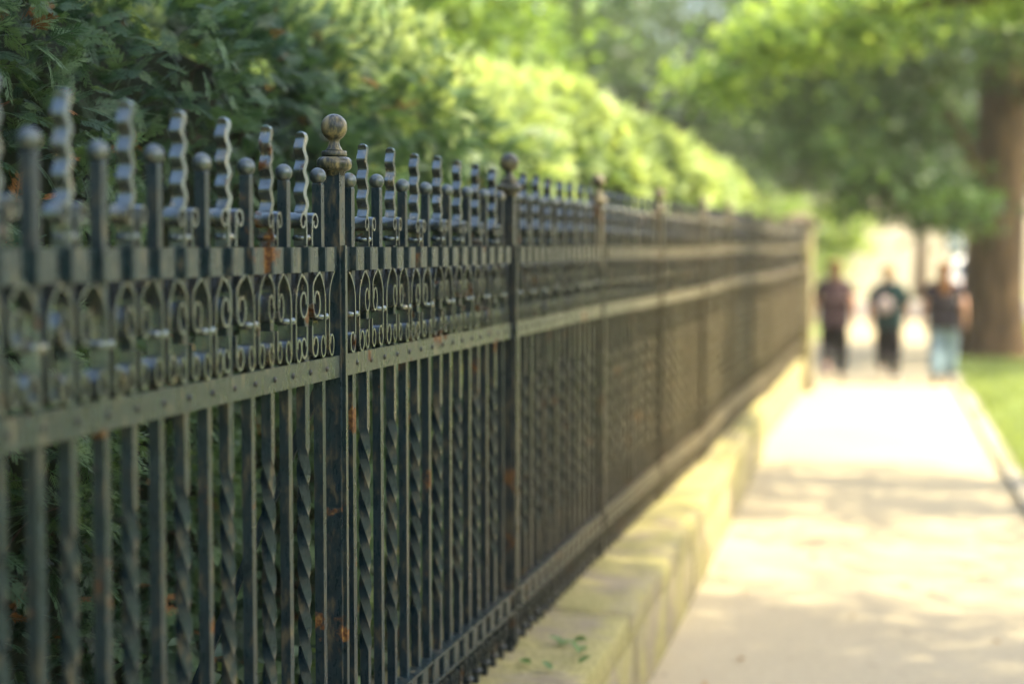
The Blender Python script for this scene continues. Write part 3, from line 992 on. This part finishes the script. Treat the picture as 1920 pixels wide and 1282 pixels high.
def shrub(name, base, blobs, mat, label, leaf, tint0, seed, group=None, clump=0.16):
    root = empty(name, base); tag(root, label, 'shrub', group)
    mb = MB()
    rnd = random.Random(seed)
    for k in range(7):
        b = rnd.choice(blobs)
        mb.tube([(rnd.uniform(-.1, .1), rnd.uniform(-.1, .1), -0.02), (b[0] * 0.4 + rnd.uniform(-.1, .1), b[1] * 0.4, b[2] * 0.5), (b[0] + rnd.uniform(-.2, .2), b[1] + rnd.uniform(-.2, .2), b[2])], [0.03, 0.02, 0.008], 6)
    mb.build('stems', M['twig'], root)
    crown('foliage', root, blobs, mat, leaf, tint0, seed, clump)
    return root


shrub('leafy_shrub', (-2.2, 33.5, 0), [(0, 0, 1.5, 1.2, 0.9, 1.3, 3600), (0.8, 0.3, 2.1, 0.7, 0.7, 0.6, 1500), (-0.8, 0.2, 2.2, 0.8, 0.7, 0.8, 1500)], M['leaf_bright'],
      'sunlit yellow-green shrub rising behind the stone pillar', 0.11, 0.75, 41)
shrub('leafy_shrub', (-4.6, 34.5, 0), [(0, 0, 1.6, 1.5, 0.9, 1.1, 2600), (0.2, 0, 2.2, 0.8, 0.7, 0.6, 1200)], M['leaf_bright'],
      'broad lit shrub between the hedge end and the dark trees', 0.11, 0.7, 42)
shrub('low_shrub', (-1.78, 3.7, 0), [(0, 0, 0.45, 0.16, 0.5, 0.28, 260), (0.02, 0.9, 0.40, 0.14, 0.5, 0.25, 260), (0, -0.6, 0.42, 0.14, 0.4, 0.25, 160)], M['leaf_dark'],
      'broad-leaved low plant at the foot of the hedge seen through the bars', 0.085, 0.5, 43, clump=0.10)

# weed on the wall top
weed = empty('wall_weed', (-1.12, 5.35, 0.41)); tag(weed, 'small green weed sprouting from the mossy wall top', 'weed')
wp = np.array([[0, 0, 0.01], [0.02, 0.03, 0.015], [-0.02, -0.03, 0.01], [0.07, -0.10, 0.01], [0.08, -0.14, 0.012], [-0.05, -0.3, 0.01], [0.03, -0.36, 0.012], [0.1, -0.26, 0.01]])
scatter('leaves', M['leaf_mid'], LEAF_V, LEAF_F, wp, frames(RNG.normal(0, 1, (8, 3)) * np.array([1, 1, 0.15]) + np.array([0, 0, 0.4]), RNG.normal(0, .3, 8)), np.full(8, 0.06), np.full(8, 0.6), weed)

# ------------------------------------------------------------------ grass on the verge
n = 42000
gx = RNG.uniform(0, 1, n) ** 1.3 * 3.6
gy = RNG.uniform(8, 39, n)
gp = np.stack([np.array([right_x(v) for v in gy]) + 0.13 - 0.10 * np.clip(np.sin(gy * 1.9) + 0.6 * np.sin(gy * 4.7 + 1), 0, 1) + gx, gy, np.full(n, -0.012)], axis=1)
gd = np.stack([RNG.normal(0, .35, n), RNG.normal(0, .35, n), np.ones(n)], axis=1)
o = scatter('grass', M['grassblade'], [(0, -0.06, 0), (0, 0.06, 0), (0.55, 0.045, 0.04), (1, 0, 0.15), (0.55, -0.045, 0.04)], [(0, 1, 2, 3, 4)], gp,
            frames(gd, RNG.uniform(0, 6.28, n)), RNG.uniform(0.05, 0.12, n), RNG.uniform(0.2, 0.9, n))
tag(o, 'sunlit short grass on the verge beside the path', 'grass', kind='stuff')

# fallen leaves on the path
litter = noisy_mat('fallen_leaf', (0.16, 0.09, 0.03), (0.32, 0.20, 0.08), 20, 0.8)
mb = MB()
mb.add([(v[0] * 0.05, v[1] * 0.05, 0.004 + abs(v[2]) * 0.10) for v in LEAF_V], LEAF_F)
me_litter = mb.mesh('fallen_leaf', litter)
rl = random.Random(5)
for i in range(42):
    if i < 24: x, y = rl.uniform(-0.8, 0.65), rl.uniform(5.6, 9.5)
    elif i < 34: yy = rl.uniform(10, 14); x, y = right_x(yy) - rl.uniform(0.01, 0.15), yy
    else: yy = rl.uniform(8.5, 13.5); x, y = wall_x(yy) + rl.uniform(0.03, 0.16), yy
    o = inst('fallen_leaf', me_litter, None, (x, y, 0.002), rl.uniform(0, 6.28), (1, 1, 1))
    o.scale = (rl.uniform(0.6, 1.1),) * 3
    tag(o, 'small brown fallen leaf lying on the pale path', 'leaf', 'fallen leaves on the path')


# ------------------------------------------------------------------ people
def skin_mesh(name, joints, edges, mat, parent, root=0, sub=2):
    """one continuous body grown from a skeleton: joints name -> (x, y, z, r)"""
    me = bpy.data.meshes.new(name)
    names = list(joints)
    ix = {k: i for i, k in enumerate(names)}
    me.from_pydata([joints[k][:3] for k in names], [(ix[a], ix[b]) for a, b in edges], [])
    o = bpy.data.objects.new(name, me); COL.objects.link(o)
    sk = o.modifiers.new('skin', 'SKIN'); sk.branch_smoothing = 0.4
    sk.use_smooth_shade = True
    for k in names:
        v = me.skin_vertices[0].data[ix[k]]
        r = joints[k][3]
        v.radius = r if isinstance(r, tuple) else (r, r)
    sb = o.modifiers.new('sub', 'SUBSURF'); sb.levels = sub; sb.render_levels = sub
    dg = bpy.context.evaluated_depsgraph_get()
    m2 = bpy.data.meshes.new_from_object(o.evaluated_get(dg))
    m2.name = name
    bpy.data.objects.remove(o); bpy.data.meshes.remove(me)
    m2.materials.clear(); m2.materials.append(mat)
    for p in m2.polygons: p.use_smooth = True
    r_ = bpy.data.objects.new(name, m2)
    return link(r_, parent)


skin_m, nt_, b_ = new_mat('skin', 0.55, 0.4); b_.inputs['Base Color'].default_value = (0.36, 0.19, 0.12, 1)


def cloth(name, c):
    return noisy_mat(name, tuple(x * 0.8 for x in c), tuple(x * 1.2 for x in c), 25, 0.9, 0.15, 0.2, 0.004)


def person(base, h, rz, label, pose, cols, hair_len, sleeve=0.5, bag=None):
    root = empty('person', base, rz)
    tag(root, label, 'person', 'people walking away on the path')
    s = h / 1.70
    root.scale = (1.06, 1.0, 1.0)
    hipz = 0.88
    st = pose['stride']                      # right foot forward distance
    J = {
        'pelvis': (0, 0, 0.93, (0.125, 0.095)), 'waist': (0, 0.01, 1.06, (0.112, 0.085)), 'chest': (0, 0.02, 1.25, (0.126, 0.088)),
        'neck0': (0, 0.0, 1.405, (0.052, 0.050)), 'neck': (0, 0.005, 1.475, (0.046, 0.046)), 'jaw': (0, 0.035, 1.535, (0.066, 0.072)), 'head': (0, 0.02, 1.60, (0.082, 0.098)), 'top': (0, 0.01, 1.665, (0.066, 0.076)),
    }
    E = [('pelvis', 'waist'), ('waist', 'chest'), ('chest', 'neck0'), ('neck0', 'neck'), ('neck', 'jaw'), ('jaw', 'head'), ('head', 'top')]
    for sd_, nm in ((1, 'r'), (-1, 'l')):
        f = st * sd_
        kn = pose.get('knee_' + nm, 0.0)
        J['hip' + nm] = (0.078 * sd_, 0, hipz, 0.092)
        J['knee' + nm] = (0.09 * sd_, f * 0.42 + 0.05 + kn * 0.2, 0.48 + kn * 0.05, 0.060)
        lift = kn * 0.30
        J['calf' + nm] = (0.09 * sd_, f * 0.66 - kn * 0.05, 0.31 + lift * 0.6, 0.055)
        J['ank' + nm] = (0.088 * sd_, f - kn * 0.28, 0.085 + lift, 0.038)
        J['foot' + nm] = (0.095 * sd_, f + 0.10 - kn * 0.26, 0.040 + lift * 0.5, (0.042, 0.032))
        J['toe' + nm] = (0.10 * sd_, f + 0.17 - kn * 0.24, 0.032 + lift * 0.25, (0.038, 0.024))
        E += [('pelvis', 'hip' + nm), ('hip' + nm, 'knee' + nm), ('knee' + nm, 'calf' + nm), ('calf' + nm, 'ank' + nm), ('ank' + nm, 'foot' + nm), ('foot' + nm, 'toe' + nm)]
        sw = -f * 0.7
        ob = pose.get('out_' + nm, 0.0)
        eb = pose.get('elbow_' + nm, 0.06)
        J['sho' + nm] = (0.152 * sd_, 0.0, 1.350, 0.048)
        J['arm' + nm] = ((0.192 + ob * 0.3) * sd_, sw * 0.2, 1.24, 0.056)
        J['elb' + nm] = ((0.205 + ob * 0.6) * sd_, sw * 0.45 - 0.02, 1.085, 0.050)
        w = (0.215 + ob * 0.7, sw * 0.8 + eb, 0.865 + eb * 0.6)
        J['wri' + nm] = (w[0] * sd_, w[1], w[2], 0.034)
        J['palm' + nm] = ((w[0] + 0.004) * sd_, w[1] + 0.012, w[2] - 0.055, (0.020, 0.036))
        E += [('chest', 'sho' + nm), ('sho' + nm, 'arm' + nm), ('arm' + nm, 'elb' + nm), ('elb' + nm, 'wri' + nm), ('wri' + nm, 'palm' + nm)]
        for q, (dy, l1, l2) in enumerate(((0.030, 0.036, 0.030), (0.011, 0.042, 0.036), (-0.009, 0.039, 0.032), (-0.028, 0.030, 0.024))):
            a = 'f%d%s' % (q, nm); b2 = 'g%d%s' % (q, nm)
            J[a] = ((w[0] + 0.002) * sd_, w[1] + 0.012 + dy, w[2] - 0.085 - l1, 0.0095)
            J[b2] = ((w[0] - 0.014) * sd_, w[1] + 0.016 + dy, w[2] - 0.085 - l1 - l2, 0.008)
            E += [('palm' + nm, a), (a, b2)]
        J['t0' + nm] = ((w[0] - 0.010) * sd_, w[1] + 0.052, w[2] - 0.062, 0.011)
        J['t1' + nm] = ((w[0] - 0.014) * sd_, w[1] + 0.064, w[2] - 0.095, 0.009)
        E += [('palm' + nm, 't0' + nm), ('t0' + nm, 't1' + nm)]
    sc = lambda j: {k: (v[0] * s, v[1] * s, v[2] * s, tuple(x * s for x in v[3]) if isinstance(v[3], tuple) else v[3] * s) for k, v in j.items()}
    body = skin_mesh('body', sc(J), E, skin_m, root, 'pelvis')
    # face on the far side of the head
    dk, lp = M['iron_dark'], cloth('lips', (0.25, 0.09, 0.07))
    for nm_, c_, r_, sc3, m_ in (('nose', (0, 0.118, 1.585), 0.013, (0.8, 1.1, 1.5), skin_m), ('mouth', (0, 0.106, 1.545), 0.020, (1.1, 0.4, 0.35), lp),
                                 ('ear', (0.074, 0.015, 1.585), 0.028, (0.35, 0.7, 1.1), skin_m), ('ear', (-0.074, 0.015, 1.585), 0.028, (0.35, 0.7, 1.1), skin_m),
                                 ('eye', (0.030, 0.100, 1.605), 0.011, (1, 1, 1), dk), ('eye', (-0.030, 0.100, 1.605), 0.011, (1, 1, 1), dk)):
        mbf = MB(); mbf.sphere(tuple(v * s for v in c_), r_ * s, 10, 0, sc3); mbf.build(nm_, m_, root)

    def grow(keys, g):
        out = {}
        for k in keys:
            x, y, z, r = J[k]
            out[k] = (x, y, z, tuple(v + g for v in r) if isinstance(r, tuple) else r + g)
        return out
    # shirt: torso and upper sleeves
    sh = grow(['pelvis', 'waist', 'chest', 'neck0', 'shor', 'shol', 'armr', 'arml', 'elbr', 'elbl'], 0.016)
    sh['pelvis'] = (0, 0, 0.93, (0.205, 0.145)); sh['waist'] = (0, 0.01, 1.07, (0.198, 0.138))
    sh['chest'] = (0, 0.02, 1.25, (0.215, 0.140)); sh['shor'] = (0.152, 0.0, 1.355, 0.070); sh['shol'] = (-0.152, 0.0, 1.355, 0.070)
    sh['neck0'] = (0, 0.0, 1.405, (0.092, 0.082)); sh['collar'] = (0, 0.0, 1.445, (0.062, 0.060))
    sh['hem'] = (0, 0, 0.845, (0.205, 0.148))
    for nm in 'rl':
        a, e = J['arm' + nm], J['elb' + nm]
        t = sleeve
        sh['elb' + nm] = tuple(a[i] + (e[i] - a[i]) * t for i in range(3)) + (0.072,)
    SE = [('pelvis', 'waist'), ('pelvis', 'hem'), ('waist', 'chest'), ('chest', 'neck0'), ('neck0', 'collar')] + [e for nm in 'rl' for e in (('chest', 'sho' + nm), ('sho' + nm, 'arm' + nm), ('arm' + nm, 'elb' + nm))]
    skin_mesh('shirt', sc(sh), SE, cols['shirt'], root, 'chest')
    # trousers
    tk = ['pelvis'] + [a + nm for nm in 'rl' for a in ('hip', 'knee', 'calf', 'ank')]
    tr = grow(tk, 0.040)
    for nm in 'rl':
        x, y, z, r = tr['ank' + nm]; tr['ank' + nm] = (x, y, z + 0.02, cols.get('cuff', 0.068))
        x, y, z, r = tr['calf' + nm]; tr['calf' + nm] = (x, y, z, max(0.085, cols.get('cuff', 0.068) + 0.008))
    tr['band'] = (0, 0, 1.00, (0.150, 0.110)); tr['pelvis'] = (0, 0, 0.92, (0.175, 0.125))
    TE = [('band', 'pelvis')] + [('pelvis', 'hip' + nm) for nm in 'rl'] + [e for nm in 'rl' for e in (('hip' + nm, 'knee' + nm), ('knee' + nm, 'calf' + nm), ('calf' + nm, 'ank' + nm))]
    skin_mesh('trousers', sc(tr), TE, cols['trousers'], root, 'pelvis')
    # shoes
    for nm in 'rl':
        f0, f1, an = J['foot' + nm], J['toe' + nm], J['ank' + nm]
        sj = {'a': (an[0], an[1] - 0.03, an[2] - 0.045 + 0.0, 0.042), 'b': (f0[0], f0[1], f0[2], (0.052, 0.040)), 'c': (f1[0], f1[1] + 0.02, f1[2] + 0.004, (0.048, 0.030))}
        skin_mesh('shoe', sc(sj), [('a', 'b'), ('b', 'c')], cols['shoe'], root, 'a', 1)
    # hair
    hj = {'a': (0, -0.012, 1.645, (0.104, 0.112)), 'b': (0, -0.030, 1.585, (0.112, 0.098)), 'c': (0, -0.062, 1.50, (0.085, 0.048)), 'd': (0, -0.082, 1.50 - hair_len * 0.5, (0.092, 0.035)), 'e': (0, -0.098, 1.50 - hair_len, (0.060, 0.022))}
    skin_mesh('hair', sc(hj), [('a', 'b'), ('b', 'c'), ('c', 'd'), ('d', 'e')], cols['hair'], root, 'a')
    return root


def G(x, y): return (x, y, 0.002)


person(G(-0.985, 21.55), 1.60, R(3), 'person in a dusky mauve T-shirt and black trousers, nearest the stone pillar',
       {'stride': 0.20, 'knee_l': 0.55, 'out_l': 0.06, 'out_r': 0.05}, {'shirt': cloth('mauve_cotton', (0.050, 0.030, 0.032)), 'trousers': cloth('black_cotton', (0.006, 0.005, 0.006)), 'shoe': cloth('pink_shoe', (0.16, 0.10, 0.11)), 'hair': cloth('brown_hair', (0.10, 0.055, 0.022))}, 0.13, 0.55)
person(G(-0.31, 21.7), 1.54, R(-2), 'person in a dark teal top and black trousers with a round pale bag',
       {'stride': -0.20, 'knee_l': 0.3, 'out_r': 0.06, 'out_l': 0.04}, {'shirt': cloth('teal_cotton', (0.007, 0.024, 0.024)), 'trousers': cloth('black_denim', (0.008, 0.006, 0.007)), 'shoe': cloth('white_shoe', (0.65, 0.62, 0.56)), 'hair': cloth('fair_hair', (0.30, 0.21, 0.10))}, 0.06, 0.95)
person(G(0.37, 21.45), 1.58, R(2), 'person in a charcoal T-shirt and light blue jeans with long brown hair',
       {'stride': 0.18, 'out_r': 0.07, 'out_l': 0.05}, {'shirt': cloth('charcoal_cotton', (0.024, 0.020, 0.024)), 'trousers': cloth('light_denim', (0.15, 0.21, 0.235)), 'shoe': cloth('dark_shoe', (0.03, 0.025, 0.025)), 'hair': cloth('chestnut_hair', (0.15, 0.07, 0.026)), 'cuff': 0.088}, 0.30, 0.55)

# round bag on the middle walker's back
bagm = cloth('pale_bag', (0.26, 0.20, 0.19))
bag = empty('round_bag', (-0.36, 21.535, 0.985)); tag(bag, 'round pale pink bag worn on the back of the middle walker', 'bag')
mb = MB()
prof = [(0.02, -0.035), (0.08, -0.035), (0.10, -0.025), (0.108, 0), (0.10, 0.025), (0.08, 0.035), (0.02, 0.035)]
mb.lathe(prof, (0, 0, 0), 24, axis='y'); mb.build('pouch', bagm, bag)
mb = MB(); mb.lathe([(0.06, -0.042), (0.075, -0.042), (0.075, -0.034), (0.06, -0.034)], (0, 0, 0), 24, axis='y'); mb.build('front_pocket', cloth('bag_pocket', (0.32, 0.27, 0.25)), bag)
mb = MB(); mb.tube([(-0.08, 0.0, 0.09), (-0.03, 0.0, 0.22), (0.06, 0.005, 0.33), (0.12, 0.04, 0.37), (0.16, 0.13, 0.37)], 0.008, 6); mb.build('strap', bagm, bag)

# ------------------------------------------------------------------ street beyond the path
sign = empty('street_sign', (0.76, 33.0, 0)); tag(sign, 'blue and white road sign on a pole beside the big trunk', 'sign')
mb = MB(); mb.tube([(0, 0, -0.02), (0, 0, 2.35)], 0.03, 10); mb.build('pole', noisy_mat('galvanised', (0.3, 0.31, 0.31), (0.42, 0.43, 0.43), 12, 0.5), sign)
mb = MB(); mb.box((-0.16, -0.045, 1.58), (0.16, -0.032, 2.20), bev=0.006); mb.build('panel', cloth('blue_enamel', (0.03, 0.13, 0.30)), sign)
mb = MB(); mb.box((-0.115, -0.0515, 1.63), (0.115, -0.0455, 1.98), bev=0.002); mb.build('white_field', cloth('white_enamel', (0.75, 0.78, 0.80)), sign)

# parked car
def car(base, rz, paint, label):
    root = empty('parked_car', base, rz); tag(root, label, 'car')
    prof = [(-2.05, 0.32), (-2.12, 0.55), (-2.08, 0.88), (-1.95, 0.98), (-1.55, 1.36), (-1.2, 1.45), (0.1, 1.46), (0.5, 1.40), (1.15, 0.98), (1.95, 0.86), (2.12, 0.62), (2.08, 0.32)]
    mb = MB(); vs = []; m = len(prof)
    for w, zsc in ((-0.86, 1), (0.86, 1)):
        for (y, z) in prof:
            tum = 0.20 * max(0, (z - 0.95) / 0.5)
            vs.append((w - math.copysign(tum, w), y, z))
    fs = [(i, (i + 1) % m, m + (i + 1) % m, m + i) for i in range(m)] + [tuple(range(m))[::-1], tuple(range(m, 2 * m))]
    mb.add(vs, fs)
    body = mb.build('body', paint, root)
    bv = body.modifiers.new('bevel', 'BEVEL'); bv.width = 0.05; bv.segments = 3
    gl = noisy_mat('car_glass', (0.02, 0.025, 0.03), (0.03, 0.035, 0.04), 2, 0.05, 0.8, 0)
    mb = MB(); mb.add([(-0.62, -1.93, 1.02), (0.62, -1.93, 1.02), (0.56, -1.60, 1.34), (-0.56, -1.60, 1.34)], [(0, 1, 2, 3)])
    o = mb.build('rear_window', gl, root); o.location = (0, -0.03, 0.03)
    mb = MB(); mb.add([(-0.62, 1.10, 1.03), (0.62, 1.10, 1.03), (0.56, 0.60, 1.36), (-0.56, 0.60, 1.36)], [(3, 2, 1, 0)]); o = mb.build('windscreen', gl, root); o.location = (0, 0.04, 0.03)
    for sx in (-1, 1):
        mb = MB(); q = [(sx * 0.845, -1.35, 1.02), (sx * 0.845, 0.85, 1.02), (sx * 0.72, 0.45, 1.36), (sx * 0.72, -1.2, 1.36)]
        mb.add(q, [(0, 1, 2, 3)]); o = mb.build('side_window', gl, root); o.location = (sx * 0.025, 0, 0)
        mb = MB(); mb.box((-0.12, -0.02, -0.08), (0.12, 0.03, 0.08), bev=0.015); mb.build('tail_light', cloth('red_lens', (0.45, 0.02, 0.015)), root, (sx * 0.66, -2.11, 0.80))
        mb = MB(); mb.box((-0.14, -0.03, -0.06), (0.14, 0.02, 0.06), bev=0.015); mb.build('headlight', cloth('clear_lens', (0.6, 0.6, 0.6)), root, (sx * 0.62, 2.06, 0.72))
        for yy in (-1.32, 1.35):
            mb = MB(); mb.lathe([(0.20, -0.1), (0.30, -0.1), (0.32, -0.07), (0.32, 0.07), (0.30, 0.1), (0.20, 0.1)], (0, 0, 0), 24, axis='x')
            w = mb.build('wheel', cloth('rubber', (0.02, 0.02, 0.02)), root, (sx * 0.79, yy, 0.32))
            mb = MB(); mb.lathe([(0.03, -0.105), (0.19, -0.102), (0.2, 0.102), (0.03, 0.105)], (0, 0, 0), 20, axis='x'); mb.build('rim', cloth('alloy', (0.4, 0.4, 0.4)), w)
    return root


wp_, nt_, b_ = new_mat('white_paint', 0.3, 0.5); b_.inputs['Base Color'].default_value = (0.75, 0.74, 0.72, 1)
car((1.75, 43.0, 0.004), R(-4), wp_, 'white parked car with red tail lights showing past the big trunk')

# pale house closing the street
house = empty('pale_house', (1.0, 62, 0), R(38)); tag(house, 'low pale rendered building closing the sunlit street beyond the path', 'building')
render_m = noisy_mat('pale_render', (0.25, 0.22, 0.165), (0.32, 0.285, 0.22), 1.2, 0.9, 0.2, 0.15, 0.01)
mb = MB(); mb.box((-12, 0, -0.02), (12, 8, 3.2)); mb.build('wall', render_m, house)
mb = MB(); mb.box((-12.2, -0.2, 3.202), (12.2, 8.2, 3.42)); mb.build('roof', render_m, house)
glass = noisy_mat('window_glass', (0.05, 0.06, 0.07), (0.08, 0.09, 0.10), 1, 0.08, 0.7, 0)
for fx in (-9, -5, 5.5, 9.5):
    z = 0.9
    mb = MB(); mb.box((fx - 0.55, -0.06, z), (fx + 0.55, -0.002, z + 1.5)); w = mb.build('window', cloth('window_frame', (0.7, 0.68, 0.62)), house)
    mb = MB(); mb.box((fx - 0.46, -0.075, z + 0.09), (fx + 0.46, -0.062, z + 1.41)); mb.build('pane', glass, w)

# wood closing the view
wl = empty('far_wood', (0, 84, 0)); tag(wl, 'far green wood closing the view above the street', 'wood', kind='stuff')
rw = random.Random(9)
bl = []
for i in range(46):
    x = -48 + i * 1.9
    bl.append((x + rw.uniform(-1, 1), rw.uniform(-6, 8), rw.uniform(3.5, 8), 3.2, 3, 4.2, 420))
    bl.append((x + rw.uniform(-1, 1), rw.uniform(-2, 8), rw.uniform(9, 13), 3.2, 3, 3.5, 360))
    bl.append((x + rw.uniform(-1, 1), rw.uniform(0, 8), rw.uniform(14, 18), 3.2, 3, 3.0, 300))
crown('foliage', wl, bl, M['leaf_dark'], 0.55, 0.5, 77, 0.8)

# thin sunlit summer haze filling the street
hm = bpy.data.materials.new('haze_air'); hm.use_nodes = True
hm.node_tree.nodes.clear()
ho = hm.node_tree.nodes.new('ShaderNodeOutputMaterial')
hv = hm.node_tree.nodes.new('ShaderNodeVolumePrincipled')
hv.inputs['Color'].default_value = (1.0, 0.96, 0.78, 1)
hv.inputs['Density'].default_value = 0.0010
hv.inputs['Anisotropy'].default_value = 0.2
hm.node_tree.links.new(hv.outputs[0], ho.inputs['Volume'])
mb = MB(); mb.box((-410, -70, -1.1), (410, 910, 24.0))
tag(mb.build('haze', hm), 'thin warm haze filling the street', 'haze', kind='stuff')
SC.cycles.volume_bounces = 0
